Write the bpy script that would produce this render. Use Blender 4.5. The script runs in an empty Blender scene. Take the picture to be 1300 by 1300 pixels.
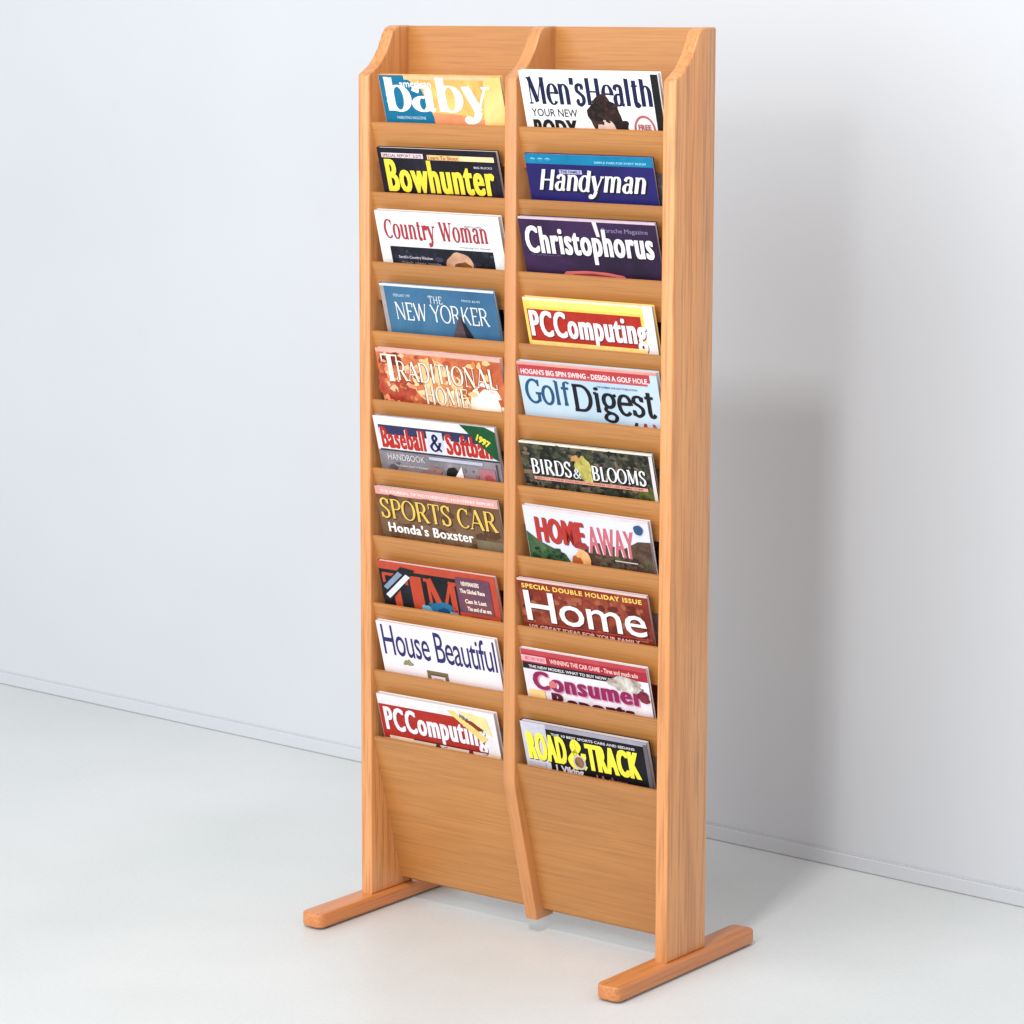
import bpy, bmesh, math, random
from mathutils import Vector, Matrix
random.seed(7)
C = bpy.context.scene
COL = C.collection

# ------------------------------------------------------------------ camera
cam_d = bpy.data.cameras.new('camera')
cam = bpy.data.objects.new('camera', cam_d); COL.objects.link(cam); C.camera = cam
YAW, PITCH, ROLL = .65328, -.14352, .00272
def cam_matrix():
    cy, sy, cp, sp = math.cos(YAW), math.sin(YAW), math.cos(PITCH), math.sin(PITCH)
    r = Vector((cy, sy, 0)); f = Vector((-sy*cp, cy*cp, sp)); u = r.cross(f)
    c, s = math.cos(ROLL), math.sin(ROLL)
    r2 = c*r + s*u; u2 = -s*r + c*u
    m = Matrix((r2, u2, -f)).transposed().to_4x4()
    m.translation = Vector((2.52881, -2.97359, 1.19998))
    return m
cam.matrix_world = cam_matrix()
cam_d.sensor_width = 36; cam_d.sensor_fit = 'HORIZONTAL'
cam_d.lens = 2.90933*36
cam_d.shift_x = .00086; cam_d.shift_y = -.06847
cam_d.clip_start = .05; cam_d.clip_end = 100

# ------------------------------------------------------------------ light
w = bpy.data.worlds.new('World'); C.world = w; w.use_nodes = True
bg = w.node_tree.nodes['Background']
bg.inputs[0].default_value = (.965, .98, 1.0, 1); bg.inputs[1].default_value = .66
def area(name, loc, target, size, power, col=(1, 1, 1), size_y=None):
    l = bpy.data.lights.new(name, 'AREA'); l.energy = power; l.color = col
    l.size = size
    if size_y: l.shape = 'RECTANGLE'; l.size_y = size_y
    o = bpy.data.objects.new(name, l); COL.objects.link(o); o.location = loc
    o.rotation_euler = (Vector(target) - Vector(loc)).to_track_quat('-Z', 'Y').to_euler()
    return o
K = Vector((.5, .087, 1.18))
area('key_light', K + 2.6*Vector((.160, -.678, .717)), (.3, .1, .6), .20, 35, (1, .985, .95))
area('low_light', K + 3.0*Vector((.168, -.956, .241)), (.3, .1, .8), .30, 12, (1, .98, .95))
area('fill_light', (4.2, -1.8, 2.2), (.3, .1, .6), 1.6, 16, (1, .99, .98), 1.6)
area('front_soft_fill', (-.8, -4.2, 2.3), (.2, .0, .65), 5.5, 138, (1, .99, .97), 3.4)  # added broad fill: brightens the front edges and dissolves shadows
C.view_settings.view_transform = 'Standard'; C.view_settings.look = 'None'
C.view_settings.exposure = .04; C.view_settings.gamma = 1

# ------------------------------------------------------------------ materials
def s2l(v):
    v /= 255
    return v/12.92 if v <= .04045 else ((v+.055)/1.055)**2.4
def rgb(r, g, b): return (s2l(r), s2l(g), s2l(b), 1)
def base(name):
    m = bpy.data.materials.new(name); m.use_nodes = True
    nt = m.node_tree; return m, nt, nt.nodes['Principled BSDF']
def N(nt, t, **kw):
    n = nt.nodes.new(t)
    for k, v in kw.items(): setattr(n, k, v)
    return n
def ramp(nt, stops, fac):
    n = N(nt, 'ShaderNodeValToRGB'); e = n.color_ramp.elements
    while len(e) < len(stops): e.new(.5)
    for i, (p, c) in enumerate(stops): e[i].position = p; e[i].color = c
    nt.links.new(fac, n.inputs[0]); return n.outputs[0]
def mapping(nt, scale, rand=True, rot=(0, 0, 0)):
    tc = N(nt, 'ShaderNodeTexCoord'); mp = N(nt, 'ShaderNodeMapping'); mp.inputs['Scale'].default_value = scale
    mp.inputs['Rotation'].default_value = rot
    nt.links.new(tc.outputs['Object'], mp.inputs['Vector'])
    if rand:
        oi = N(nt, 'ShaderNodeObjectInfo'); mu = N(nt, 'ShaderNodeMath', operation='MULTIPLY'); mu.inputs[1].default_value = 37.
        cb = N(nt, 'ShaderNodeCombineXYZ'); nt.links.new(oi.outputs['Random'], mu.inputs[0])
        for i in range(3): nt.links.new(mu.outputs[0], cb.inputs[i])
        ad = N(nt, 'ShaderNodeVectorMath', operation='ADD')
        nt.links.new(mp.outputs[0], ad.inputs[0]); nt.links.new(cb.outputs[0], ad.inputs[1]); return ad.outputs[0]
    return mp.outputs[0]
def noise(nt, vec, scale, detail=4, rough=.5, dist=0):
    n = N(nt, 'ShaderNodeTexNoise'); n.inputs['Scale'].default_value = scale; n.inputs['Detail'].default_value = detail
    n.inputs['Roughness'].default_value = rough; n.inputs['Distortion'].default_value = dist
    nt.links.new(vec, n.inputs['Vector']); return n.outputs['Fac']
def mix(nt, a, b, fac, mode='MIX'):
    n = N(nt, 'ShaderNodeMix', data_type='RGBA', blend_type=mode)
    for s, v in ((6, a), (7, b)):
        if isinstance(v, tuple): n.inputs[s].default_value = v
        else: nt.links.new(v, n.inputs[s])
    if isinstance(fac, (int, float)): n.inputs[0].default_value = fac
    else: nt.links.new(fac, n.inputs[0])
    return n.outputs[2]
def oak(name, axis, light, mid, dark, band=9., pores=.35, rough=.42, across=1.):
    m, nt, b = base(name)
    L = .055                                     # stretch along the grain
    sc = {'x': (L, .7, 1), 'y': (1, L, .7), 'z': (.45, .6*across, L)}[axis]
    v = mapping(nt, sc)
    warp = noise(nt, v, 6, 3, .5)
    b1 = noise(nt, v, band*4, 5, .6, .6)
    col = ramp(nt, [(.28, dark), (.5, mid), (.72, light)], b1)
    sc2 = {'x': (.018, 1, 1), 'y': (1, .018, 1), 'z': (.6, .75*across, .018)}[axis]
    v2 = mapping(nt, sc2)
    p = noise(nt, v2, 420, 3, .65)
    pr = ramp(nt, [(.36, (0, 0, 0, 1)), (.52, (1, 1, 1, 1))], p)
    col = mix(nt, mix(nt, col, tuple(list(Vector(dark[:3])*.62)+[1]), .8), col, pr)
    col2 = mix(nt, col, mid, 1-pores)
    big = ramp(nt, [(.35, (.86, .84, .82, 1)), (.65, (1.0, 1.0, 1.0, 1))], warp)
    col2 = mix(nt, col2, big, .8, 'MULTIPLY')
    oi = N(nt, 'ShaderNodeObjectInfo')            # boards differ a little in tone
    col2 = mix(nt, col2, ramp(nt, [(0, (.90, .885, .86, 1)), (.5, (.97, .97, .97, 1)), (1, (1.03, 1.02, .99, 1))], oi.outputs['Random']), 1., 'MULTIPLY')
    nt.links.new(col2, b.inputs['Base Color'])
    b.inputs['Roughness'].default_value = rough
    b.inputs['Coat Weight'].default_value = .45; b.inputs['Coat Roughness'].default_value = .3
    bu = N(nt, 'ShaderNodeBump'); bu.inputs['Strength'].default_value = .12; bu.inputs['Distance'].default_value = .0006
    nt.links.new(p, bu.inputs['Height']); nt.links.new(bu.outputs[0], b.inputs['Normal'])
    return m
SL, SM, SD = rgb(230, 168, 109), rgb(216, 148, 89), rgb(178, 107, 56)
oak_up = oak('oak_solid_upright', 'z', SL, SM, SD, 9, .6)
oak_foot = oak('oak_solid_foot', 'y', rgb(232, 160, 96), rgb(216, 136, 74), rgb(194, 112, 56), 8, .6)
oak_pan = oak('oak_veneer_panel', 'x', rgb(205, 146, 82), rgb(195, 133, 69), rgb(174, 113, 54), 30, .4, .5)
oak_mid = oak('oak_solid_divider', 'z', SL, SM, SD, 9, .35, across=.12)
def plain(name, col, rough=.5, coat=0.):
    m, nt, b = base(name); b.inputs['Base Color'].default_value = col; b.inputs['Roughness'].default_value = rough
    b.inputs['Coat Weight'].default_value = coat; b.inputs['Coat Roughness'].default_value = .12
    return m
rubber = plain('black_rubber', (.012, .011, .010, 1), .7)
def tone(r, g, b):                               # printing inks are deeper than paper white
    k = .80+.17*max(0, min(1, (.3*r+.6*g+.1*b-130)/70)); return (r*k, g*k, b*k)
_inks = {}
def ink(r, g, b):                                # printed colour on coated paper, faint halftone unevenness
    k = (r, g, b)
    if k in _inks: return _inks[k]
    m, nt, bs = base('print_%d_%d_%d' % k)
    v = mapping(nt, (1, 1, 1)); f = noise(nt, v, 60, 5, .7)
    c = rgb(*tone(r, g, b)); hi = tuple(min(1, x*1.08+.006) for x in c[:3])+(1,); lo = tuple(x*.86 for x in c[:3])+(1,)
    nt.links.new(ramp(nt, [(.3, lo), (.7, hi)], f), bs.inputs['Base Color'])
    bs.inputs['Roughness'].default_value = .5; bs.inputs['Specular IOR Level'].default_value = .22
    _inks[k] = m; return m
_ph = {}
def photo(name, cols, scale=40, stretch=(1, 1, 1)):   # printed picture: mottled colours
    m, nt, bs = base('print_'+name)
    v = mapping(nt, stretch); f = noise(nt, v, scale, 6, .62, .7)
    n = len(cols)
    st = [(.30+.40*i/(n-1), rgb(*tone(*c))) for i, c in enumerate(cols)]
    nt.links.new(ramp(nt, st, f), bs.inputs['Base Color'])
    bs.inputs['Roughness'].default_value = .5; bs.inputs['Specular IOR Level'].default_value = .22
    return m
def paper_mat():
    m, nt, b = base('page_edges')
    v = mapping(nt, (1, 1, 1), False)
    tc = N(nt, 'ShaderNodeSeparateXYZ'); nt.links.new(v, tc.inputs[0])
    mu = N(nt, 'ShaderNodeMath', operation='MULTIPLY'); mu.inputs[1].default_value = 5200; nt.links.new(tc.outputs['Y'], mu.inputs[0])
    si = N(nt, 'ShaderNodeMath', operation='SINE'); nt.links.new(mu.outputs[0], si.inputs[0])
    nt.links.new(ramp(nt, [(.0, rgb(176, 168, 166)), (.9, rgb(226, 220, 222))], si.outputs[0]), b.inputs['Base Color'])
    b.inputs['Roughness'].default_value = .8; return m
paper = paper_mat()

# ------------------------------------------------------------------ mesh helpers
def link(name, bm, mat, parent=None, loc=None, smooth=False):
    me = bpy.data.meshes.new(name)
    bmesh.ops.recalc_face_normals(bm, faces=bm.faces[:])
    if smooth:
        for f in bm.faces: f.smooth = True
    bm.to_mesh(me); bm.free()
    me.materials.append(mat)
    o = bpy.data.objects.new(name, me); COL.objects.link(o)
    if parent: o.parent = parent
    if loc: o.location = loc
    if smooth:
        me.set_sharp_from_angle(angle=math.radians(40))
    return o
def box_bm(x0, x1, y0, y1, z0, z1, bev=0, seg=2):
    bm = bmesh.new()
    vs = [bm.verts.new((x, y, z)) for x in (x0, x1) for y in (y0, y1) for z in (z0, z1)]
    for q in ((0, 1, 3, 2), (4, 6, 7, 5), (0, 4, 5, 1), (2, 3, 7, 6), (0, 2, 6, 4), (1, 5, 7, 3)):
        bm.faces.new([vs[i] for i in q])
    bmesh.ops.recalc_face_normals(bm, faces=bm.faces[:])
    if bev: bmesh.ops.bevel(bm, geom=bm.edges[:], offset=bev, segments=seg, profile=.5, affect='EDGES')
    return bm
def prism(prof, axis, a0, a1, bev=0, seg=3, only_caps=True):
    """closed profile of 2D points extruded along an axis"""
    bm = bmesh.new()
    def P(p, a): return {'x': (a, p[0], p[1]), 'z': (p[0], p[1], a), 'y': (p[0], a, p[1])}[axis]
    A = [bm.verts.new(P(p, a0)) for p in prof]; B = [bm.verts.new(P(p, a1)) for p in prof]
    fa = bm.faces.new(A); fb = bm.faces.new(B[::-1]); n = len(prof)
    for i in range(n): bm.faces.new((A[i], B[i], B[(i+1) % n], A[(i+1) % n]))
    bmesh.ops.recalc_face_normals(bm, faces=bm.faces[:])
    if bev:
        es = list(set(fa.edges[:] + fb.edges[:]))
        bmesh.ops.bevel(bm, geom=es, offset=bev, segments=seg, profile=.5, affect='EDGES', clamp_overlap=True)
    return bm
def empty(name, loc, label, cat, group=None):
    o = bpy.data.objects.new(name, None); COL.objects.link(o); o.location = loc; o.empty_display_size = .1
    o['label'] = label; o['category'] = cat
    if group: o['group'] = group
    return o

# ------------------------------------------------------------------ the room: floor, wall, baseboard
WA, WB = Vector((-1.1166, .6284, 0)), Vector((.5247, .5632, 0))
WD = (WB-WA).normalized(); WANG = math.atan2(WD.y, WD.x)
m, nt, b = base('white_vinyl_floor')
v = mapping(nt, (1, 1, 1), False)
f1 = noise(nt, v, 2.2, 4, .5); f2 = noise(nt, v, 160, 3, .6)
c = ramp(nt, [(.3, rgb(207, 211, 210)), (.7, rgb(220, 222, 223))], f1)
c = mix(nt, c, ramp(nt, [(.4, (.93, .93, .93, 1)), (.6, (1, 1, 1, 1))], f2), .5, 'MULTIPLY')
nt.links.new(c, b.inputs['Base Color'])
nt.links.new(ramp(nt, [(.3, (.34, .34, .34, 1)), (.7, (.46, .46, .46, 1))], f1), b.inputs['Roughness'])
bu = N(nt, 'ShaderNodeBump'); bu.inputs['Strength'].default_value = .15; bu.inputs['Distance'].default_value = .001
nt.links.new(f2, bu.inputs['Height']); nt.links.new(bu.outputs[0], b.inputs['Normal'])
floor_mat = m
bm = bmesh.new(); bmesh.ops.create_grid(bm, x_segments=8, y_segments=8, size=6)
fl = link('floor', bm, floor_mat, loc=(0, -5.2, 0)); fl['kind'] = 'structure'
m, nt, b = base('painted_wall')
v = mapping(nt, (1, 1, 1), False)
f1 = noise(nt, v, 1.6, 3, .5); f2 = noise(nt, v, 300, 2, .5); f3 = noise(nt, v, 7, 5, .6)
c = ramp(nt, [(.3, rgb(201, 205, 211)), (.7, rgb(206, 210, 216))], f1)
c = mix(nt, c, ramp(nt, [(.24, (.93, .93, .92, 1)), (.36, (1, 1, 1, 1))], f3), .5, 'MULTIPLY')
nt.links.new(c, b.inputs['Base Color']); b.inputs['Roughness'].default_value = .75
bu = N(nt, 'ShaderNodeBump'); bu.inputs['Strength'].default_value = .12; bu.inputs['Distance'].default_value = .0008
nt.links.new(f2, bu.inputs['Height']); nt.links.new(bu.outputs[0], b.inputs['Normal'])
wall = link('wall', box_bm(-5, 5, 0, .1, -.02, 3.0), m, loc=WA); wall.rotation_euler = (0, 0, WANG); wall['kind'] = 'structure'
bb_mat = plain('baseboard_paint', rgb(201, 205, 211), .5)
H0 = .0225
prof = [(-.0005, .0006), (-.0055, .0006), (-.0062, .0016), (-.0062, H0-.0030), (-.0052, H0-.0018), (-.0034, H0-.0016), (-.0034, H0-.0008), (-.0040, H0-.0004), (-.0036, H0), (-.0005, H0)]
bb = link('baseboard', prism(prof, 'x', -5, 5), bb_mat, parent=wall)
# slim dark lines at floor and top edge: gap and notch added to gather shade

# ------------------------------------------------------------------ the rack
W, T = .5, .019
D, ZF, H, ZB, ZK = .0869, 1.1192, 1.1817, .0214, .2124
SLOPE, DZ, ZP0, YT = .2826, .09082, 1.0577, .0032
rack = empty('magazine_rack', (0, 0, 0), 'tall freestanding oak rack with two columns of sloping pockets on a white floor', 'magazine rack')
def top_curve():
    pts = [(0, ZF-.004), (.0015, ZF), (.006, ZF+.0026), (.012, ZF+.006), (.019, ZF+.0105), (.027, ZF+.018), (.034, ZF+.0265),
           (.040, ZF+.0355), (.0445, ZF+.0445), (.0480, ZF+.052), (.0525, ZF+.058), (.059, ZF+.0615), (.066, H)]
    return pts
side_prof = [(0, ZB)] + top_curve() + [(D-.002, H), (D, H-.002), (D, ZB)]
s0 = link('side_panel', prism(side_prof, 'x', 0, T, .0026, 3), oak_up, rack, smooth=True)
s1 = link('side_panel', prism([(y, z) for y, z in side_prof], 'x', W-T, W, .0026, 3), oak_up, rack, smooth=True)
mid_prof = [(.0505, .019), (.028, .105), (.0015, ZK-.006), (0, ZK+.004)] + top_curve() + [(.0850, H), (.0862, H-.001), (.0862, .019)]
link('divider', prism(mid_prof, 'x', W/2-T/2, W/2+T/2, .0026, 3), oak_mid, rack, smooth=True)
for x0, x1 in ((T, W/2-T/2), (W/2+T/2, W-T)):
    link('back_panel', box_bm(x0, x1, .0812, .0862, .0245, H-.0005), oak_pan, rack)
# feet
def foot_bm(cx):
    yf, yr, hw = -.1155, .193, .018
    prof = []
    def arc(cxx, cyy, r, a0, a1, n=5):
        for i in range(n+1):
            a = math.radians(a0+(a1-a0)*i/n); prof.append((cxx+r*math.cos(a), cyy+r*math.sin(a)))
    r = .010
    arc(cx-hw+r, yf+r, r, 180, 270); arc(cx+hw-r, yf+r, r, 270, 360)
    arc(cx+hw-r, yr-r, r, 0, 90); arc(cx-hw+r, yr-r, r, 90, 180)
    return prism(prof, 'z', .0025, ZB, .0030, 3)
for cx in (T/2, W-T/2):
    ft = link('foot', foot_bm(cx), oak_foot, rack, smooth=True)
    for y in (-.094, .172):
        bm = bmesh.new(); bmesh.ops.create_cone(bm, cap_ends=True, segments=24, radius1=.0125, radius2=.0125, depth=.003)
        bmesh.ops.translate(bm, verts=bm.verts, vec=(cx, y, .0015)); link('glide_pad', bm, rubber, ft)
# pockets
PT, LB, LS = .0052, .2069, .052
def pocket_bm(L):
    bm = prism([(0, 0), (SLOPE*L, -L), (SLOPE*L+PT, -L), (PT, 0)], 'x', 0, W/2-1.5*T)
    bmesh.ops.bevel(bm, geom=[e for e in bm.edges if abs(e.verts[0].co.z) < 1e-6 and abs(e.verts[1].co.z) < 1e-6 and abs(e.verts[0].co.x-e.verts[1].co.x) > .1],
                    offset=.0012, segments=2, affect='EDGES')
    return bm
first = {}
for x0 in (T, W/2+T/2):
    for k in range(10):
        zp = ZP0-DZ*k; kind = 'bottom' if k == 9 else 'strip'
        for key, nm, y in ((kind, 'pocket_front', YT), ('floor', 'pocket_floor', 0)):
            if key not in first:
                bm = box_bm(0, W/2-1.5*T, YT+SLOPE*.182+PT, .0810, -.185, -.180) if key == 'floor' else pocket_bm(LB if key == 'bottom' else LS)
                first[key] = link(nm, bm, oak_pan, rack, loc=(x0, y, zp))
            else:
                o = first[key].copy(); COL.objects.link(o); o.parent = rack; o.location = (x0, y, zp)

# ------------------------------------------------------------------ lettering: a small stroke-built serif alphabet
G = {
 'A': (.86, "n .08 0 .43 1|t .43 1 .78 0|n .2 .34 .64 .34|s .08 0|s .78 0"),
 'B': (.76, "l .18 0 .18 1|n .1 .98 .38 .98|a .38 .75 .2 .23 90 -90|n .18 .52 .4 .52|a .4 .27 .24 .25 90 -90|n .1 .02 .4 .02"),
 'C': (.78, "a .44 .5 .34 .48 45 315|n .69 .99 .69 .72"),
 'D': (.86, "l .18 0 .18 1|n .08 .98 .4 .98|a .4 .5 .36 .48 90 -90|n .08 .02 .4 .02"),
 'E': (.7, "l .18 0 .18 1|n .08 .98 .62 .98|n .18 .52 .5 .52|n .08 .02 .64 .02|n .61 1 .61 .76|n .63 0 .63 .26"),
 'F': (.66, "l .18 0 .18 1|n .08 .98 .62 .98|n .18 .52 .5 .52|n .61 1 .61 .76|s .18 0"),
 'G': (.82, "a .44 .5 .34 .48 45 315|n .69 .99 .69 .72|l .68 .08 .68 .42|n .52 .42 .8 .42"),
 'H': (.92, "l .2 0 .2 1|l .72 0 .72 1|n .2 .5 .72 .5|s .2 0|s .2 1|s .72 0|s .72 1"),
 'I': (.42, "l .21 0 .21 1|s .21 0|s .21 1"),
 'K': (.86, "l .2 0 .2 1|n .2 .38 .7 1|t .36 .58 .74 0|s .2 0|s .2 1|s .7 1|s .74 0"),
 'L': (.68, "l .2 0 .2 1|s .2 1|n .1 .02 .62 .02|n .61 0 .61 .26"),
 'M': (1.1, "n .18 0 .18 1|t .2 1 .53 .08|n .53 .08 .88 1|l .9 0 .9 1|s .18 0|s .16 1|s .9 0|s .92 1"),
 'N': (.94, "n .18 0 .18 1|t .18 1 .76 0|n .76 0 .76 1|s .18 0|s .14 1|s .76 1"),
 'O': (.88, "a .44 .5 .37 .49 0 360"),
 'P': (.72, "l .18 0 .18 1|n .08 .98 .4 .98|a .4 .73 .24 .25 90 -90|n .18 .48 .4 .48|s .18 0"),
 'R': (.84, "l .18 0 .18 1|n .08 .98 .4 .98|a .4 .74 .23 .24 90 -90|n .18 .5 .4 .5|t .42 .5 .74 0|s .18 0|s .78 0"),
 'S': (.66, "c .55 .78 .47 .94 .32 .99 .17 .92 .12 .77 .2 .62 .44 .45 .54 .3 .5 .1 .33 .01 .16 .07 .09 .24|n .57 .99 .57 .72|n .08 .01 .08 .3"),
 'T': (.78, "l .39 0 .39 1|n .06 .98 .72 .98|n .07 1 .07 .74|n .71 1 .71 .74|s .39 0"),
 'W': (1.16, "t .12 1 .36 0|n .36 0 .57 .95|t .57 .95 .8 0|n .8 0 1.04 1|s .12 1|s .57 1|s 1.04 1"),
 'Y': (.86, "t .1 1 .43 .46|n .43 .46 .76 1|l .43 0 .43 .5|s .1 1|s .76 1|s .43 0"),
 '&': (.86, "c .8 .02 .6 .2 .36 .58 .3 .8 .42 .98 .56 .82 .48 .66 .24 .44 .12 .24 .28 .02 .52 .1 .68 .34 .76 .5|n .64 .52 .86 .52"),
 'a': (.6, "c .12 .5 .18 .62 .3 .66 .42 .6 .45 .46 .45 .1 .56 .02|a .27 .19 .17 .18 60 330"),
 'b': (.66, "l .16 0 .16 1|n .05 .99 .16 .99|a .36 .33 .22 .33 -170 170"),
 'd': (.66, "l .5 0 .5 1|n .39 .99 .5 .99|n .5 .01 .62 .01|a .3 .33 .22 .33 10 350"),
 'e': (.58, "a .31 .33 .23 .33 0 318|n .1 .37 .52 .37"),
 'f': (.42, "c .46 .9 .38 .99 .26 .95 .22 .8 .22 .4 .22 0|n .06 .64 .42 .64|s .22 0"),
 'g': (.62, "a .29 .43 .2 .22 0 360|c .2 .24 .12 .12 .24 .03 .44 -.02 .52 -.14 .42 -.29 .22 -.3 .08 -.2 .14 -.06 .3 .02|n .44 .58 .6 .64"),
 'h': (.72, "l .18 0 .18 1|n .06 .99 .18 .99|a .36 .42 .19 .23 170 0|l .55 .42 .55 0|s .18 0|s .56 0"),
 'i': (.36, "l .18 0 .18 .66|n .06 .65 .18 .65|s .18 0|d .18 .88"),
 'l': (.36, "l .18 0 .18 1|n .06 .99 .18 .99|s .18 0"),
 'm': (1.06, "l .18 0 .18 .66|n .06 .65 .18 .65|a .35 .44 .17 .21 170 0|l .52 .44 .52 0|a .69 .44 .17 .21 170 0|l .86 .44 .86 0|s .18 0|s .52 0|s .87 0"),
 'n': (.72, "l .18 0 .18 .66|n .06 .65 .18 .65|a .36 .42 .19 .23 170 0|l .55 .42 .55 0|s .18 0|s .56 0"),
 'o': (.64, "a .32 .33 .24 .33 0 360"),
 'r': (.5, "l .18 0 .18 .66|n .06 .65 .18 .65|c .2 .42 .28 .6 .38 .65 .46 .58|s .18 0|d .44 .56"),
 'p': (.66, "l .16 -.3 .16 .66|n .05 .65 .16 .65|a .36 .33 .22 .33 -170 170|s .16 -.3"),
 'c': (.56, "a .31 .33 .23 .33 42 318"),
 's': (.5, "c .41 .52 .34 .64 .22 .66 .11 .58 .12 .45 .3 .34 .41 .24 .4 .1 .26 0 .13 .04 .07 .17|n .43 .65 .43 .48|n .06 .01 .06 .2"),
 't': (.42, "l .2 .12 .2 .92|n .05 .65 .38 .65|c .2 .14 .24 .02 .33 .01 .4 .1"),
 'u': (.72, "l .17 .66 .17 .2|a .36 .22 .19 .21 180 360|l .55 0 .55 .66|n .05 .65 .17 .65|n .43 .65 .55 .65|n .55 .01 .67 .01"),
 'w': (.9, "t .08 .66 .28 0|n .28 0 .44 .62|t .44 .62 .62 0|n .62 0 .8 .66|s .08 .66|s .8 .66"),
 'y': (.68, "t .1 .66 .34 .02|n .58 .66 .34 .02|c .34 .02 .26 -.2 .16 -.3 .06 -.26|s .1 .66|s .58 .66|d .08 -.24"),
 "'": (.24, "t .12 1 .1 .74"),
 ' ': (.34, ""),
}
def catmull(p, n=9):
    q = [p[0]]+p+[p[-1]]; out = []
    for i in range(1, len(q)-2):
        for j in range(n):
            t = j/n; a, b, c, d = q[i-1], q[i], q[i+1], q[i+2]
            out.append(tuple(.5*((2*b[k])+(-a[k]+c[k])*t+(2*a[k]-5*b[k]+4*c[k]-d[k])*t*t+(-a[k]+3*b[k]-3*c[k]+d[k])*t**3) for k in (0, 1)))
    out.append(p[-1]); return out
def serif_text(s, thick=.17, thin=.05, slab=.12, track=0., block=False):
    V, F = [], []; x = 0
    def strip(pts, wf, z, closed=False):
        n = len(pts); b0 = len(V)
        for i, p in enumerate(pts):
            a = pts[(i-1) % n] if closed else pts[max(i-1, 0)]; c = pts[(i+1) % n] if closed else pts[min(i+1, n-1)]
            dx, dy = c[0]-a[0], c[1]-a[1]; l = math.hypot(dx, dy) or 1
            dx /= l; dy /= l; w = wf(dx, dy)/2
            V.append((x+p[0]-dy*w, p[1]+dx*w, z)); V.append((x+p[0]+dy*w, p[1]-dx*w, z))
        for i in range(n if closed else n-1):
            j = (i+1) % n; F.append((b0+2*i, b0+2*i+1, b0+2*j+1, b0+2*j))
    auto = lambda dx, dy: thin+(thick-thin)*abs(dy)**1.3
    def lift(y): return y if y <= 0 else (y*.76/.66 if y <= .66 else .76+(y-.66)*.24/.34)
    for ch in s:
        adv, spec = G[ch]; k = 0; nv = len(V)
        for st in filter(None, spec.split('|')):
            t = st.split(); v = [float(q) for q in t[1:]]; z = k; k += 1
            if block:
                if t[0] == 's': continue
                if t[0] == 'n':
                    if (v[0] == v[2] and abs(v[1]-v[3]) < .35) or (v[1] == v[3] and abs(v[0]-v[2]) < .14): continue
                    if v[1] == v[3] and v[1] > .9: v[1] = v[3] = 1-thin/2
                    if v[1] == v[3] and v[1] < .1: v[1] = v[3] = thin/2
                    if v[0] != v[2] and v[1] != v[3]: t[0] = 't'
            if t[0] in 'lnt':
                wv = {'l': thick, 'n': thin, 't': thick*1.04}[t[0]]
                strip([(v[0], v[1]), (v[2], v[3])], lambda dx, dy: wv, z)
            elif t[0] == 'a':
                n = 40; b0 = len(V); ax, ay = max(v[2]-thick/2, .025), max(v[3]-thin/2, .03)
                for i in range(n+1):
                    a = math.radians(v[4]+(v[5]-v[4])*i/n); ca, sa = math.cos(a), math.sin(a)
                    V.append((x+v[0]+(v[2]+thick/2)*ca, v[1]+(v[3]+thin/2)*sa, z)); V.append((x+v[0]+ax*ca, v[1]+ay*sa, z))
                for i in range(n): F.append((b0+2*i, b0+2*i+1, b0+2*i+3, b0+2*i+2))
            elif t[0] == 'c':
                strip(catmull(list(zip(v[0::2], v[1::2]))), lambda dx, dy: thin*.5+(thick*.95-thin*.5)*max(abs(dy), .55), z)
            elif t[0] == 's':
                y = v[1]+(thin/2 if v[1] < .5 else -thin/2); strip([(v[0]-slab, y), (v[0]+slab, y)], lambda dx, dy: thin, z)
            elif t[0] == 'd':
                r = thick*.62; b0 = len(V)
                for i in range(10): V.append((x+v[0]+r*math.cos(i*math.pi/5), v[1]+r*math.sin(i*math.pi/5), z))
                F.append(tuple(range(b0, b0+10)))
        if ch.islower(): V[nv:] = [(a, lift(b_), c_) for a, b_, c_ in V[nv:]]
        x += adv+track+max(0, thick-.14)*.55
    return V, F
def sans_text(s, bold=0., spacing=1., smear=0.):
    cu = bpy.data.curves.new('t', 'FONT'); cu.body = s; cu.offset = bold; cu.space_character = spacing; cu.resolution_u = 3; cu.size = 1
    o = bpy.data.objects.new('t', cu); me = bpy.data.meshes.new_from_object(o)
    V = [(v.co.x, v.co.y, 0) for v in me.vertices]; F = [tuple(p.vertices) for p in me.polygons]
    if smear:                                    # widen the upright strokes only, as a heavy condensed face has them
        V0, F0 = V, F; V, F = [], []
        for q, d in enumerate((0, -1, -.5, .5, 1)):
            b0 = len(V); V += [(x+d*smear, y, q) for x, y, z in V0]; F += [tuple(b0+i for i in f) for f in F0]
    bpy.data.objects.remove(o); bpy.data.curves.remove(cu); bpy.data.meshes.remove(me)
    return V, F

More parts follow.
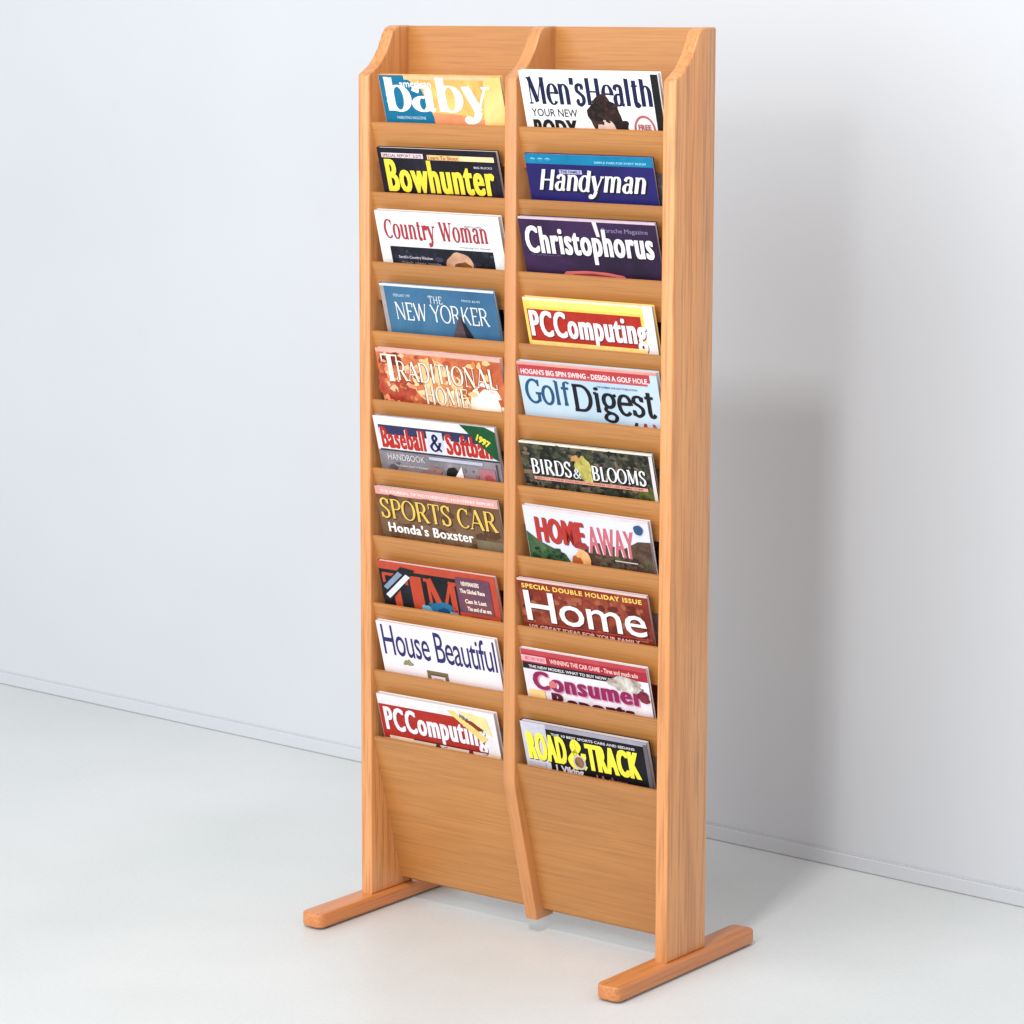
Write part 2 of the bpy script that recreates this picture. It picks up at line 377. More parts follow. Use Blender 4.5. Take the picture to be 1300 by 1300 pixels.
# ------------------------------------------------------------------ magazines
class Mag:
    """one magazine; u runs 0..1 across the cover, v runs 0 at the top to about 1 at the pocket edge"""
    def __init__(self, col, row, a, bpt, label, cover, thick=.006, off=None, spine=None, name='magazine'):
        A, Bp = Vector(a), Vector(bpt)
        zp = ZP0-DZ*row; off = (.0095 if row else .008) if off is None else off
        nrm = Vector((0, -1, -SLOPE)).normalized()            # outward (towards the viewer)
        # both top corners on the sloping plane
        for P in (A, Bp): P.y = YT+off-SLOPE*(P.z-zp)
        X = (Bp-A).normalized(); Z = nrm.cross(X)*-1
        if Z.z < 0: Z = -Z
        self.w = (Bp-A).length; zl = zp-.180
        low = min(A.z, Bp.z)
        Lm = (low-zl-.0004)/Z.z - thick*.283; self.L = Lm
        self.vis = (((A.z+Bp.z)/2)-zp)/Z.z
        org = A+X*self.w/2-Z*Lm
        e = empty(name, org, label, 'magazine', 'magazines in the rack pockets'); self.e = e
        R = Matrix((X, -nrm, Z)).transposed(); e.rotation_euler = R.to_euler()
        self.y = 0.0; w, t = self.w, thick
        link('page_block', box_bm(-w/2+.0006, w/2-.0012, .0006, t-.0006, .0008, Lm-.0010), paper, e)
        link('front_cover', box_bm(-w/2, w/2, 0, .0005, 0, Lm), cover, e)
        link('back_cover', box_bm(-w/2, w/2, t-.0005, t, 0, Lm), spine or cover, e)
        link('spine', box_bm(-w/2-.0004, -w/2, 0, t, 0, Lm), spine or cover, e)
        self.lay = .00010
    def P(self, u, v, y): return ((u-.5)*self.w, y, self.L-v*self.vis)
    def poly(self, mat, pts, name='cover_picture'):
        self.lay += .00004
        me = bpy.data.meshes.new(name); me.from_pydata([self.P(u, v, -self.lay) for u, v in pts], [], [tuple(range(len(pts)))]); me.update()
        me.materials.append(mat); o = bpy.data.objects.new(name, me); COL.objects.link(o); o.parent = self.e; return o
    def band(self, mat, u0, v0, u1, v1, name='cover_band'): return self.poly(mat, [(u0, v0), (u0, v1), (u1, v1), (u1, v0)], name)
    def blob(self, mat, cu, cv, ru, rv, seed=0, rough=.18, n=26, name='cover_picture', half=False):
        rnd = random.Random(seed); ph = [rnd.uniform(0, 6.28) for _ in range(4)]; pts = []
        for i in range(n):
            a = 2*math.pi*i/n; r = 1+rough*(math.sin(2*a+ph[0])*.5+math.sin(3*a+ph[1])*.4+math.sin(5*a+ph[2])*.35+math.sin(8*a+ph[3])*.2)
            pts.append((cu+ru*r*math.cos(a), cv-rv*r*math.sin(a)))
        return self.poly(mat, pts, name)
    def busy(self, cols, u0, v0, u1, v1, n, seed, size=.02):
        rnd = random.Random(seed); V, F, MI = [], [], []; self.lay += .00004
        for q in range(n):
            cu, cv = rnd.uniform(u0, u1), rnd.uniform(v0, v1); r = size*rnd.uniform(.35, 1.3); el = rnd.uniform(.4, 2.2); b0 = len(V); a0 = rnd.uniform(0, 6.28)
            k = rnd.choice((5, 6, 7))
            for i in range(k):
                a = a0+6.2832*i/k; rr = r*rnd.uniform(.6, 1.2)
                V.append(self.P(min(max(cu+rr*el*math.cos(a), .002), .998), max(cv+rr*2.8*math.sin(a), .01), -self.lay-(q % 97)*.000003))
            F.append(tuple(range(b0, b0+k))); MI.append(rnd.randrange(len(cols)))
        self.lay += .0003
        me = bpy.data.meshes.new('cover_picture'); me.from_pydata(V, [], F); me.update()
        for c_ in cols: me.materials.append(ink(*c_))
        me.polygons.foreach_set('material_index', MI)
        o = bpy.data.objects.new('cover_picture', me); COL.objects.link(o); o.parent = self.e; return o
    def ring(self, mat, cu, cv, ru, rv, th=.2, name='cover_badge'):
        self.lay += .00004; n = 28; V = []
        for i in range(n):
            a = 2*math.pi*i/n
            for q in (1, 1-th): V.append(self.P(cu+ru*q*math.cos(a), cv+rv*q*math.sin(a), -self.lay))
        F = [(2*i, 2*i+1, (2*i+3) % (2*n), (2*i+2) % (2*n)) for i in range(n)]
        me = bpy.data.meshes.new(name); me.from_pydata(V, [], F); me.update(); me.materials.append(mat)
        o = bpy.data.objects.new(name, me); COL.objects.link(o); o.parent = self.e; return o
    def text(self, s, mat, u0, v0, u1, v1, style='sans', bold=.0, slant=0, thick=.17, thin=.05, slab=.12, track=0., rot=0, name='masthead', spacing=1., shadow=None, smear=0.):
        V, F = serif_text(s, thick, thin, slab, track, style == 'block') if style in ('serif', 'block') else sans_text(s, bold, spacing, smear)
        V = [(x+slant*y, y, z) for x, y, z in V]
        xs = [q[0] for q in V]; ys = [q[1] for q in V]; x0, x1, y0, y1 = min(xs), max(xs), min(ys), max(ys)
        def put(mt, du, dv, nm):
            self.lay += .00006
            out = []; cu, cv = (u0+u1)/2, (v0+v1)/2
            for x, y, z in V:
                u = u0+(u1-u0)*(x-x0)/(x1-x0); v = v1-(v1-v0)*(y-y0)/(y1-y0)
                if rot:
                    asp = self.vis/self.w; a = math.radians(rot); X, Y = u-cu, -(v-cv)*asp
                    u = cu+X*math.cos(a)-Y*math.sin(a); v = cv-(X*math.sin(a)+Y*math.cos(a))/asp
                out.append(self.P(u+du, v+dv, -self.lay-z*.000005))
            me = bpy.data.meshes.new(nm); me.from_pydata(out, [], F); me.update(); me.materials.append(mt)
            o = bpy.data.objects.new(nm, me); COL.objects.link(o); o.parent = self.e; return o
        if shadow: put(shadow[0], shadow[1], shadow[2], 'lettering_shadow')
        return put(mat, 0, 0, name)
    def small(self, s, mat, u0, v0, u1, v1, bold=.01, **k): return self.text(s, mat, u0, v0, u1, v1, bold=bold, name='cover_line', **k)

WHITE = ink(238, 238, 240); BLACK = ink(22, 20, 24); CREAM = ink(246, 232, 200); RED = ink(206, 48, 34); NAVY = ink(24, 34, 92)
YEL = ink(250, 226, 66); PINKW = ink(248, 214, 214)

# ---- left column
m = Mag(0, 0, (.0398, -.006, 1.1185), (.2376, -.006, 1.1192), 'teal and orange magazine with a big white lowercase title, topmost in the left column', photo('baby_orange', [(240, 160, 84), (246, 190, 106), (250, 214, 130)], 14), .0052)
m.poly(ink(0, 136, 186), [(0, 0), (0, 1.6), (.44, 1.6), (.42, .95), (.34, .3), (.2, 0)], 'cover_band')
m.band(ink(250, 196, 150), .21, .005, .93, .09)
m.poly(photo('baby_skin', [(240, 128, 90), (246, 168, 120)], 10), [(.41, .78), (.41, 1.4), (.85, 1.4), (.82, .9), (.6, .80)])
m.poly(photo('baby_corner', [(226, 196, 110), (240, 220, 150)], 12), [(.86, .1), (.80, 1.4), (1, 1.4), (1, .02), (.93, .02)])
m.text('baby', ink(246, 248, 250), .035, .04, .90, 1.0, 'serif', thick=.2, thin=.06, slab=.1, track=-.02)
m.small('american', ink(240, 246, 250), .165, .11, .43, .25, bold=.02)
m.small('PARENTING MAGAZINE', ink(190, 220, 236), .1, .86, .34, .92)

m = Mag(0, 1, (0.0349, 0, 1.0252), (0.2297, 0, 1.0250), 'black magazine with tall condensed yellow lettering, second from the top in the left column', photo('bow_dark', [(18, 16, 24), (30, 26, 44), (52, 48, 70)], 16), .0066)
m.band(ink(236, 214, 220), .03, .11, .385, .215); m.band(ink(244, 196, 132), .42, .125, .70, .235); m.band(ink(248, 222, 170), .70, .125, .975, .235)
m.small('SPECIAL REPORT: 2-D\'S', ink(70, 50, 70), .04, .13, .37, .20); m.small('Learn To Shoot', ink(150, 60, 30), .43, .14, .68, .225)
m.small('BIG BUCKS', ink(214, 206, 230), .8, .34, .95, .385)
m.text('Bowhunter', YEL, .045, .25, .955, .98, smear=.045, bold=.012, spacing=1.14, shadow=(BLACK, .008, .02))

m = Mag(0, 2, (0.0327, 0, 0.9437), (0.2356, 0, 0.9434), 'white magazine with red serif title above a dark photo, third in the left column', ink(236, 238, 238), .0078)
m.text('Country Woman', ink(206, 62, 80), .055, .15, .89, .66, 'serif', thick=.21, thin=.08, slab=.13)
m.small('MARCH / APRIL', ink(150, 130, 140), .72, .2, .86, .235); m.small('Preserving Our Heritage', ink(120, 120, 130), .66, .61, .9, .645)
m.band(photo('cw_dark', [(16, 18, 30), (34, 36, 54), (84, 84, 110)], 14), .08, .68, .915, 2.2, 'cover_picture')
m.busy([(40, 42, 62), (70, 72, 96), (20, 22, 34)], .10, .72, .90, 1.2, 70, 12, .02)
m.blob(photo('cw_face', [(190, 130, 100), (236, 190, 160)], 30), .64, 1.0, .115, .26, 5, .12)
m.blob(photo('cw_hair', [(110, 60, 30), (170, 110, 60)], 40), .66, 1.05, .06, .16, 8, .2)
m.small('Sarah\'s Country Kitchen', ink(200, 196, 210), .14, .85, .42, .92, bold=.02); m.small('fresh ideas inside', ink(160, 156, 176), .16, .96, .48, 1.0)

m = Mag(0, 3, (0.0394, 0, 0.8496), (0.2276, 0, 0.8494), 'blue magazine with thin white capitals and a dark pyramid, in the left column', photo('ny_blue', [(62, 116, 166), (74, 132, 178), (92, 150, 190)], 7), .0050)
m.band(ink(180, 170, 168), 0, .0, .035, 3, 'cover_strip'); m.band(ink(226, 228, 236), 0, 0, 1, .045)
m.small('FEBRUARY 1997', ink(186, 212, 232), .11, .2, .26, .26); m.small('PRICE $2.95', ink(186, 212, 232), .71, .22, .87, .27)
m.text('THE', ink(226, 232, 236), .42, .19, .54, .35, 'serif', thick=.12, thin=.08, slab=.05)
m.text('NEW YORKER', ink(232, 236, 238), .11, .36, .925, .74, 'serif', thick=.11, thin=.07, slab=.05, track=-.05)
m.poly(photo('ny_pyr', [(80, 66, 84), (120, 100, 104)], 60, (1, 1, 4)), [(.665, .56), (.535, 1.3), (.80, 1.3)])
m.poly(ink(28, 24, 34), [(.675, .56), (.72, 1.3), (.83, 1.3)])

m = Mag(0, 4, (0.0337, 0, 0.7648), (0.2391, 0, 0.7642), 'orange and red magazine with cream serif capitals, fifth in the left column', photo('th_orange', [(206, 84, 52), (236, 130, 84), (246, 170, 120)], 18), .0070)
m.band(ink(246, 180, 164), 0, 0, 1, .07)
m.blob(photo('th_dark', [(110, 44, 30), (190, 80, 60)], 50), .13, .2, .10, .14, 3, .3); m.blob(photo('th_red', [(190, 44, 30), (230, 110, 80)], 60), .12, .75, .14, .28, 4, .25)
m.blob(photo('th_cream', [(240, 190, 130), (250, 226, 180)], 16), .46, .58, .20, .42, 9, .1)
m.blob(ink(252, 244, 230), .84, .98, .13, .50, 2, .08); m.blob(ink(250, 226, 180), .60, 1.0, .13, .3, 12, .15)
m.busy([(200, 90, 56), (226, 84, 54), (250, 160, 120), (240, 136, 86), (252, 200, 160)], .02, .1, .34, 1.2, 90, 3, .022)
m.busy([(240, 150, 90), (250, 200, 140), (222, 110, 66)], .34, .1, .97, 1.2, 60, 4, .025)
m.blob(ink(255, 250, 240), .85, 1.02, .10, .42, 2, .06)
TH = ink(252, 240, 224)
m.text('T', TH, .035, .10, .17, .62, 'serif', thick=.19, thin=.06)
m.text('RADITIONAL', TH, .155, .2, .95, .6, 'serif', thick=.15, thin=.05, slab=.08, shadow=(ink(150, 70, 50), -.006, .01))
m.text('HOME', TH, .36, .63, .70, 1.0, 'serif', thick=.15, thin=.05, slab=.08, shadow=(ink(170, 90, 60), -.006, .01))

m = Mag(0, 5, (0.0293, 0, 0.6752), (0.2310, 0, 0.6752), 'white and grey magazine with red lettering on blue and a green corner flash', photo('bb_grey', [(120, 116, 128), (160, 152, 160), (186, 176, 178)], 14), .0056)
m.band(ink(246, 238, 244), 0, 0, 1, .17); m.band(ink(236, 232, 240), 0, .15, 1, .64); m.band(ink(60, 60, 110), .03, .16, .9, .34)
m.text('Baseball', ink(226, 50, 34), .04, .2, .41, .6, smear=.05, bold=.015, spacing=1.12, shadow=(WHITE, -.006, .02))
m.band(ink(214, 218, 236), .43, .2, .56, .6); m.text('&', ink(26, 30, 90), .445, .24, .545, .58, 'serif', thick=.2, thin=.07)
m.text('Softball', ink(226, 50, 34), .58, .2, .95, .6, smear=.05, bold=.015, spacing=1.12, shadow=(WHITE, -.006, .02))
m.band(ink(50, 46, 80), .02, .62, 1, .65)
m.poly(ink(10, 96, 50), [(.72, 0), (.96, .58), (1, .62), (1, .08), (.92, 0)], 'corner_flash'); m.small('1997', YEL, .84, .2, .95, .34, bold=.05, rot=-28)
m.small('HANDBOOK', ink(222, 220, 226), .07, .7, .38, .82, bold=.0); m.small('The Complete Guide To The Season', ink(230, 228, 230), .12, .9, .4, .945)
m.busy([(140, 134, 144), (110, 104, 116), (176, 168, 172), (190, 120, 130)], .05, .86, .95, 1.2, 70, 10, .016)
m.band(ink(190, 196, 214), .42, .68, .86, .74); m.band(ink(200, 130, 140), .82, .8, .95, 1.2); m.blob(BLACK, .60, .95, .05, .12, 3); m.poly(WHITE, [(.68, .8), (.62, 1.0), (.69, 1.1)])
m.small('PREVIEW', ink(200, 150, 130), .40, .88, .52, .95); m.blob(ink(210, 90, 100), .9, 1.0, .04, .1, 9); m.band(ink(80, 60, 90), .965, .68, .975, 1.4)

m = Mag(0, 6, (0.0313, 0, 0.5820), (0.2353, 0, 0.5815), 'brown magazine with golden serif capitals and a pink top line, in the left column', photo('sc_brown', [(112, 76, 50), (134, 96, 66), (150, 122, 96)], 9), .0050)
m.band(ink(244, 170, 160), 0, 0, 1, .16); m.small("THE JOURNAL OF MOTORSPORT: MONTEREY REPORT", ink(250, 232, 236), .04, .06, .97, .135, bold=.02)
m.busy([(128, 88, 60), (106, 70, 46), (146, 112, 84)], .02, .2, .98, 1.2, 90, 8, .03)
m.text('SPORTS CAR', ink(240, 200, 92), .02, .22, .975, .64, 'serif', thick=.15, thin=.055, slab=.09, shadow=(ink(80, 50, 34), .006, .02))
m.small("Honda's Boxster", ink(252, 250, 246), .06, .70, .76, .90, smear=.03, bold=.01, spacing=1.1)
m.band(photo('sc_low', [(120, 116, 90), (160, 140, 110)], 20), .78, .82, 1, 1.5, 'cover_picture')

m = Mag(0, 7, (0.0332, 0, 0.4817), (0.2288, 0, 0.4816), 'red bordered black magazine with red capitals, blue shape and purple side box', ink(232, 88, 62), .0062)
m.band(photo('time_dark', [(10, 14, 18), (20, 30, 36), (40, 50, 60)], 20), .0, .18, .66, 1.6, 'cover_picture')
m.band(ink(232, 88, 62), 0, 0, 1, .18)
TR = ink(232, 84, 52)
m.text('T', TR, .02, .26, .24, 1.12, 'serif', thick=.2, thin=.08); m.text('I', TR, .26, .26, .36, 1.12, 'serif', thick=.26, thin=.08); m.text('M', TR, .38, .24, .66, 1.12, 'serif', thick=.17, thin=.09)
m.busy([(16, 60, 90), (40, 120, 160), (10, 20, 30)], .40, .82, .64, 1.2, 40, 13, .014)
m.blob(ink(36, 136, 186), .50, 1.0, .10, .24, 21, .2); m.blob(ink(120, 186, 214), .37, 1.02, .04, .14, 4, .2); m.blob(ink(120, 186, 214), .60, 1.06, .05, .1, 7, .2)
m.blob(ink(20, 90, 140), .515, 1.02, .05, .12, 2, .2)
m.poly(ink(20, 24, 34), [(.20, .08), (.32, .12), (.06, .95), (0, .9), (0, .6)], 'corner_flash')
m.poly(ink(150, 168, 196), [(.17, .2), (.205, .26), (.05, .66), (.02, .6)], 'corner_flash'); m.poly(ink(226, 232, 240), [(.235, .24), (.27, .3), (.06, .86), (.03, .78)], 'corner_flash')
m.band(photo('time_side', [(96, 62, 96), (130, 84, 110), (160, 90, 90)], 12), .665, .12, .95, .95, 'side_box')
for i, (a, bq, t_) in enumerate([(.71, .86, 'NEWSMAKERS'), (.69, .90, 'The Global Race'), (.72, .90, 'Can It Last'), (.73, .93, 'The end of an era')]):
    m.small(t_, ink(244, 226, 210), a, .2+.17*i+(.06 if i > 1 else 0), bq, .3+.17*i+(.06 if i > 1 else 0), bold=.04)
m.band(ink(232, 88, 62), .66, .93, 1, 1.4); m.band(BLACK, .75, 1.0, .9, 1.1)

m = Mag(0, 8, (0.0330, 0, 0.4011), (0.2318, 0, 0.4006), 'pale magazine with long thin navy blue lettering, second from the bottom on the left', photo('hb_white', [(238, 226, 232), (242, 234, 240), (246, 240, 244)], 9), .0060)
m.text('House Beautiful', ink(44, 52, 130), .03, .05, .985, .67, bold=.004, spacing=.92)
m.blob(photo('hb_leaf', [(120, 120, 60), (190, 190, 150)], 60), .22, .78, .035, .07, 3, .4)
m.band(ink(150, 130, 92), .37, .86, .55, .92); m.band(ink(110, 92, 66), .385, .92, .53, .95); m.band(ink(150, 130, 92), .37, .92, .40, 1.4); m.band(ink(150, 130, 92), .52, .92, .55, 1.4)
m.band(ink(226, 166, 150), .42, 1.0, .50, 1.4)

m = Mag(0, 9, (0.0315, 0, 0.3015), (0.2285, 0, 0.3015), 'white magazine with red title band and diagonal yellow flash, lowest in the left column', ink(240, 236, 240), .0074)
m.poly(ink(212, 48, 34), [(0, .22), (.0, 1.02), (.88, 1.02), (.88, .30), (.7, .22)], 'cover_band'); m.band(ink(244, 220, 196), .05, .95, 1, 1.5)
m.text('PCComputing', ink(246, 240, 248), .035, .27, .90, .99, smear=.045, bold=.012, spacing=1.14, shadow=(ink(120, 30, 60), .004, .015))
m.poly(ink(244, 214, 130), [(.60, .10), (.66, .08), (.92, .62), (.87, .72)], 'corner_flash'); m.poly(ink(246, 226, 160), [(.70, .06), (.93, .12), (.96, .55)], 'corner_flash')
m.small('WINDOWS TIPS', ink(120, 90, 40), .69, .26, .9, .36, bold=.03, rot=-27); m.band(ink(120, 24, 50), .26, .93, .9, .96)
m.blob(ink(90, 70, 50), .47, 1.0, .02, .05, 3); m.blob(ink(150, 40, 40), .75, 1.0, .02, .05, 6)

# ---- right column
m = Mag(1, 0, (.269, -.0085, 1.1272), (.4792, -.0085, 1.127), 'white magazine with navy serif title and dark hair picture, topmost in the right column', ink(246, 246, 248), .0068)
m.text("Men'sHealth", ink(20, 30, 84), .045, .09, .935, .62, 'serif', thick=.22, thin=.06, slab=.10, track=-.03)
m.small('YOUR NEW', ink(70, 66, 76), .05, .67, .385, .81, bold=.012); m.text('BODY', ink(20, 18, 22), .05, .86, .37, 1.22, smear=.05, bold=.02, spacing=1.12, name='cover_line')
m.blob(photo('mh_hair', [(28, 18, 20), (58, 34, 32), (100, 64, 54)], 60), .585, .78, .115, .36, 11, .22); m.blob(ink(226, 198, 186), .585, 1.12, .07, .3, 4, .08)
m.blob(photo('mh_hair2', [(24, 16, 20), (60, 40, 40)], 70), .70, 1.0, .05, .14, 6, .3)
m.busy([(28, 18, 20), (70, 44, 40), (20, 14, 18), (52, 32, 30)], .50, .52, .67, .92, 60, 14, .014)
m.ring(ink(214, 110, 120), .855, 1.0, .075, .26, .16); m.small('FREE', ink(210, 110, 120), .81, .9, .9, 1.0, bold=.03)
m.band(BLACK, .945, .02, .995, 3, 'cover_strip'); m.band(ink(246, 246, 248), 0, 0, 1, .02)

m = Mag(1, 1, (0.2749, 0, 1.0248), (0.4681, 0, 1.0253), 'navy blue magazine with white slanted serif title under a cyan band', photo('fh_navy', [(36, 30, 110), (42, 36, 122), (48, 42, 134)], 9), .0046)
m.band(ink(0, 150, 204), 0, 0, 1, .21); m.small('* * *', ink(150, 220, 240), .04, .08, .2, .15, bold=.04); m.small('SIMPLE FIXES FOR EVERY ROOM', ink(160, 224, 240), .55, .12, .95, .165)
m.text('Handyman', ink(244, 244, 248), .08, .32, .93, .93, 'serif', thick=.19, thin=.07, slab=.09, slant=.3, track=-.04, shadow=(BLACK, .012, .03))
m.band(ink(190, 186, 224), .26, .32, .44, .41); m.small('THE FAMILY', ink(50, 44, 120), .27, .335, .43, .395, bold=.03)
m.small('Do-it-yourself projects that pay', ink(80, 76, 160), .2, .98, .9, 1.03)

m = Mag(1, 2, (0.2675, 0, 0.9468), (0.4761, 0, 0.9473), 'dark purple magazine with condensed white title above a red car roof', photo('ch_purple', [(30, 22, 44), (58, 32, 74), (84, 52, 108)], 6), .0052)
m.band(ink(216, 190, 204), 0, 0, 1, .045); m.poly(ink(232, 224, 232), [(.545, .04), (.565, .30), (.59, .30), (.575, .04)], 'cover_strip')
m.small('Porsche Magazine', ink(160, 150, 190), .61, .14, .94, .24, bold=.0)
m.text('Christophorus', ink(244, 240, 246), .03, .16, .965, .80, smear=.045, bold=.012, spacing=1.14, shadow=(ink(30, 20, 44), .006, .02))
m.small('No. 264 February 1997', ink(130, 110, 150), .06, .66, .28, .70)
m.poly(ink(236, 120, 116), [(.24, 1.1), (.30, .95), (.45, .92), (.6, .93), (.72, .97), (.78, 1.1)]); m.poly(ink(180, 60, 70), [(.3, 1.1), (.36, .985), (.5, .96), (.66, 1.0), (.71, 1.1)])

m = Mag(1, 3, (0.2729, 0, 0.8451), (0.4706, 0, 0.8451), 'yellow magazine with a red title band and white right margin, in the right column', ink(252, 214, 96), .0060)
m.band(ink(252, 236, 120), .05, .05, .92, .18); m.band(ink(214, 50, 34), .02, .24, .90, .92); m.band(ink(244, 238, 240), .925, 0, 1, 3, 'cover_strip'); m.band(ink(250, 236, 200), 0, 0, .93, .05)
m.text('PCComputing', ink(248, 240, 246), .03, .26, .93, 1.0, smear=.045, bold=.012, spacing=1.14, shadow=(ink(100, 24, 50), .005, .02))
m.band(ink(252, 224, 140), .02, .93, .92, 1.5)

m = Mag(1, 4, (0.2661, 0, 0.7636), (0.4795, 0, 0.7644), 'pale blue magazine with blue and black slab lettering under a red top band', photo('gd_blue', [(176, 204, 226), (192, 214, 232), (206, 222, 238)], 6), .0072)
m.band(ink(226, 76, 84), 0, .03, .95, .2); m.band(ink(232, 96, 104), 0, .16, .93, .26); m.band(ink(246, 160, 150), 0, 0, 1, .05)
m.small("HOGAN'S BIG SPIN SWING - DESIGN A GOLF HOLE", ink(252, 226, 226), .02, .12, .93, .22, bold=.03)
m.text('Golf', ink(42, 100, 148), .03, .30, .365, .78, 'serif', thick=.15, thin=.10, slab=.09, track=-.03)
m.text('Digest', ink(20, 18, 26), .38, .33, .965, 1.0, 'serif', thick=.16, thin=.11, slab=.09, track=-.02)
m.small('THE NUMBER ONE GOLF PUBLICATION', ink(90, 100, 130), .56, .33, .85, .365)
for i, (u, col) in enumerate([(.80, (60, 50, 60)), (.86, (206, 70, 84)), (.92, (200, 120, 130))]): m.poly(ink(*col), [(u, .95), (u-.04+.03*i, 1.25), (u+.0+.03*i, 1.25), (u+.02, .95)])

m = Mag(1, 5, (0.2675, 0, 0.6632), (0.4727, 0, 0.6637), 'dark leafy magazine with white capitals, pink line and yellow flower, in the right column', photo('bb_leaves', [(12, 16, 20), (44, 50, 36), (96, 92, 76), (150, 130, 110)], 55), .0050)
m.band(ink(236, 226, 208), 0, 0, 1, .05); m.blob(photo('leaf2', [(60, 70, 30), (130, 140, 60)], 80), .93, .95, .07, .2, 4, .3)
m.busy([(20, 26, 22), (60, 70, 44), (110, 104, 84), (150, 120, 96), (30, 34, 50), (90, 100, 60)], .01, .07, .96, 1.2, 260, 5, .016)
m.blob(photo('bloom', [(170, 160, 60), (220, 206, 120)], 90), .475, .5, .06, .28, 17, .25); m.blob(ink(214, 160, 100), .42, .28, .03, .08, 3, .3)
m.text('BIRDS', ink(240, 242, 246), .075, .36, .375, .72, 'serif', thick=.19, thin=.07, slab=.1, shadow=(BLACK, .006, .03)); m.text('&', ink(226, 234, 240), .385, .5, .445, .72, 'serif', thick=.16, thin=.05)
m.text('BLOOMS', ink(240, 242, 246), .535, .38, .93, .72, 'serif', thick=.19, thin=.07, slab=.1, shadow=(BLACK, .006, .03))
m.band(ink(240, 168, 150), .08, .76, .935, .83); m.small("BEAUTY IN YOUR OWN BACKYARD WHERE NATURE COMES HOME", ink(120, 50, 50), .10, .775, .9, .815)
m.band(ink(226, 220, 224), .975, .05, 1, 3, 'cover_strip')

m = Mag(1, 6, (0.2759, 0, 0.5810), (0.4686, 0, 0.5792), 'magazine with red and pink capitals on pale sky over green and brown hills', photo('ha_sky', [(214, 218, 236), (226, 228, 240)], 6), .0062)
m.band(ink(240, 214, 214), 0, 0, 1, .05)
m.poly(photo('ha_green', [(36, 70, 44), (60, 104, 66), (110, 140, 90)], 40), [(0, .5), (.1, .68), (.3, .88), (.42, 1.4), (0, 1.4)])
m.poly(photo('ha_brown', [(64, 44, 40), (104, 76, 64), (130, 110, 84)], 40), [(.40, 1.4), (.46, .7), (.56, .55), (.78, .6), (.90, .42), (1, .4), (1, 1.4)])
m.text('HOME', ink(226, 60, 48), .08, .19, .475, .68, smear=.06, bold=.012, spacing=1.12, shadow=(ink(160, 90, 100), .008, .02))
m.text('AWAY', ink(232, 120, 136), .50, .24, .87, .78, smear=.04, bold=.005, spacing=1.1, shadow=(ink(246, 232, 240), -.008, -.01))
m.busy([(40, 80, 50), (70, 110, 70), (26, 54, 34)], .03, .82, .30, 1.3, 70, 6, .016)
m.busy([(84, 54, 48), (120, 88, 70), (60, 44, 44), (96, 110, 80)], .55, .80, .98, 1.3, 120, 7, .016)
m.blob(photo('ha_fig', [(236, 150, 80), (250, 206, 150)], 30), .44, .98, .07, .24, 5, .15); m.blob(ink(216, 110, 50), .39, 1.0, .04, .14, 7, .2); m.blob(ink(190, 60, 60), .44, .66, .05, .07, 3, .2)
m.band(ink(220, 206, 196), .70, .84, .88, .86); m.blob(ink(60, 100, 150), .92, .18, .035, .1, 8, .1, name='cover_badge')

m = Mag(1, 7, (0.2661, 0, 0.4866), (0.4679, 0, 0.4866), 'brick red magazine with big rounded white lettering under a small gold line', photo('home_red', [(132, 42, 28), (164, 60, 40), (196, 104, 76)], 22), .0058)
m.band(ink(226, 196, 190), 0, 0, 1, .05)
m.small('SPECIAL DOUBLE HOLIDAY ISSUE', ink(248, 204, 96), .03, .10, .955, .20, bold=.04, spacing=1.15)
m.busy([(180, 74, 50), (120, 36, 26), (200, 110, 80), (150, 56, 38)], .02, .28, .97, 1.2, 150, 9, .022)
m.text('Home', ink(244, 242, 244), .035, .24, .965, .88, bold=.006, spacing=.95, shadow=(ink(90, 24, 24), .006, .02))
m.band(ink(206, 74, 66), .02, .9, 1, .925); m.small('105 GREAT IDEAS FOR YOUR FAMILY', ink(246, 190, 186), .04, .96, .9, 1.04, bold=.03)

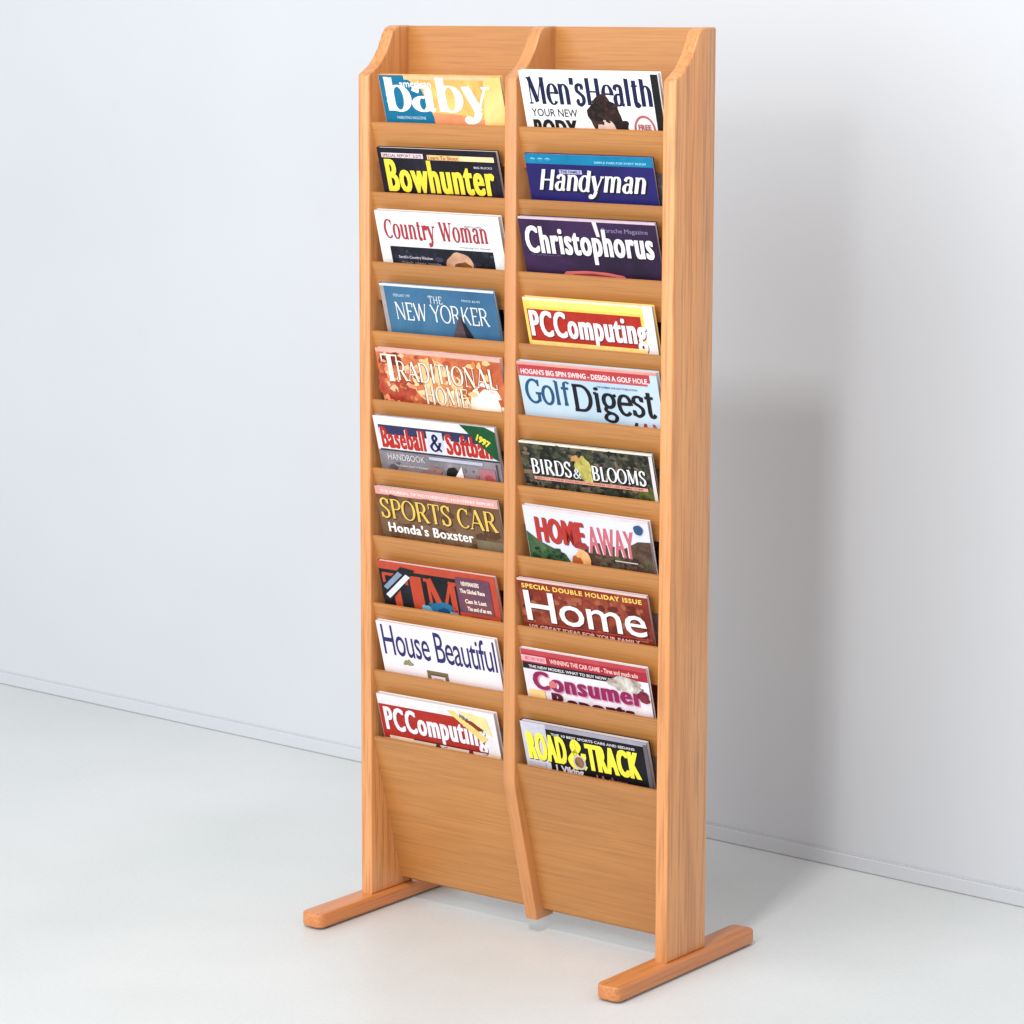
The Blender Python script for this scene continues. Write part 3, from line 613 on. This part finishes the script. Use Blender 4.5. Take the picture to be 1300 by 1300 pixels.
m = Mag(1, 8, (0.2721, 0, 0.3956), (0.4677, 0, 0.3951), 'white magazine with magenta title below red and black bands, in the right column', ink(242, 234, 244), .0052)
m.band(ink(232, 86, 94), 0, 0, 1, .12); m.band(ink(206, 46, 70), .0, .1, 1, .30); m.band(ink(246, 180, 190), .0, .13, .20, .26); m.band(BLACK, 0, .29, .88, .42)
m.small('BEST AND WORST', ink(230, 90, 110), .03, .16, .19, .23); m.small('WINNING THE CAR GAME - Tires and much ado', ink(250, 196, 190), .23, .14, .93, .24, bold=.03); m.small('THE NEW MODELS. WHAT TO BUY NOW & HOW', ink(226, 222, 230), .05, .33, .80, .39, bold=.03)
m.busy([(90, 60, 50), (200, 190, 180), (40, 30, 34), (214, 80, 90)], .72, .34, .96, .54, 40, 11, .014)
m.blob(photo('cr_food', [(90, 60, 50), (200, 190, 180), (240, 240, 236)], 50), .82, .42, .14, .16, 5, .2)
m.text('Consumer', ink(176, 34, 104), .065, .44, .95, .83, smear=.05, bold=.012, spacing=1.15, shadow=(ink(236, 150, 190), .006, .02)); m.blob(ink(240, 130, 120), .225, .68, .028, .08, 3, .1)
m.blob(photo('cr_car', [(120, 40, 60), (190, 60, 80)], 50), .95, .62, .05, .12, 5, .2)
m.text('Reports', ink(104, 24, 50), .20, .86, .86, 1.26, smear=.05, bold=.012, spacing=1.15, name='cover_line'); m.band(ink(250, 214, 140), .02, .86, .15, 1.4); 

m = Mag(1, 9, (0.2711, 0, 0.3005), (0.4686, 0, 0.3005), 'black magazine with heavy yellow capitals, lowest in the right column', photo('rt_black', [(10, 10, 12), (18, 18, 26), (30, 30, 44)], 16), .0076)
m.band(ink(176, 172, 190), 0, 0, 1, .10); m.band(ink(206, 206, 222), 0, .0, .20, 3, 'cover_picture'); m.band(ink(120, 116, 130), .97, .05, 1, 3, 'cover_strip')
m.small('THE 10 BEST SPORTS CARS AND SEDANS', ink(210, 210, 220), .24, .17, .90, .23, bold=.03)
RT = ink(252, 240, 70)
m.text('ROAD', RT, .03, .22, .345, .86, smear=.075, bold=.018, spacing=1.14, shadow=(BLACK, .004, .02)); m.text('&', RT, .35, .22, .50, .92, 'serif', thick=.26, thin=.12, shadow=(BLACK, .004, .02)); m.text('TRACK', RT, .50, .26, .925, .88, smear=.075, bold=.018, spacing=1.14, shadow=(BLACK, .004, .02))
m.blob(photo('rt_wheel', [(130, 84, 60), (190, 140, 110)], 50), .44, .74, .04, .13, 3, .1); m.ring(ink(200, 196, 200), .44, .74, .05, .17, .25)
m.band(ink(200, 190, 196), .02, .92, .16, 1.4, 'cover_picture'); m.small('1 Viking', ink(226, 214, 226), .24, .89, .46, 1.1, bold=.04); m.small('LA show', ink(200, 120, 120), .56, .95, .8, 1.12, bold=.04)
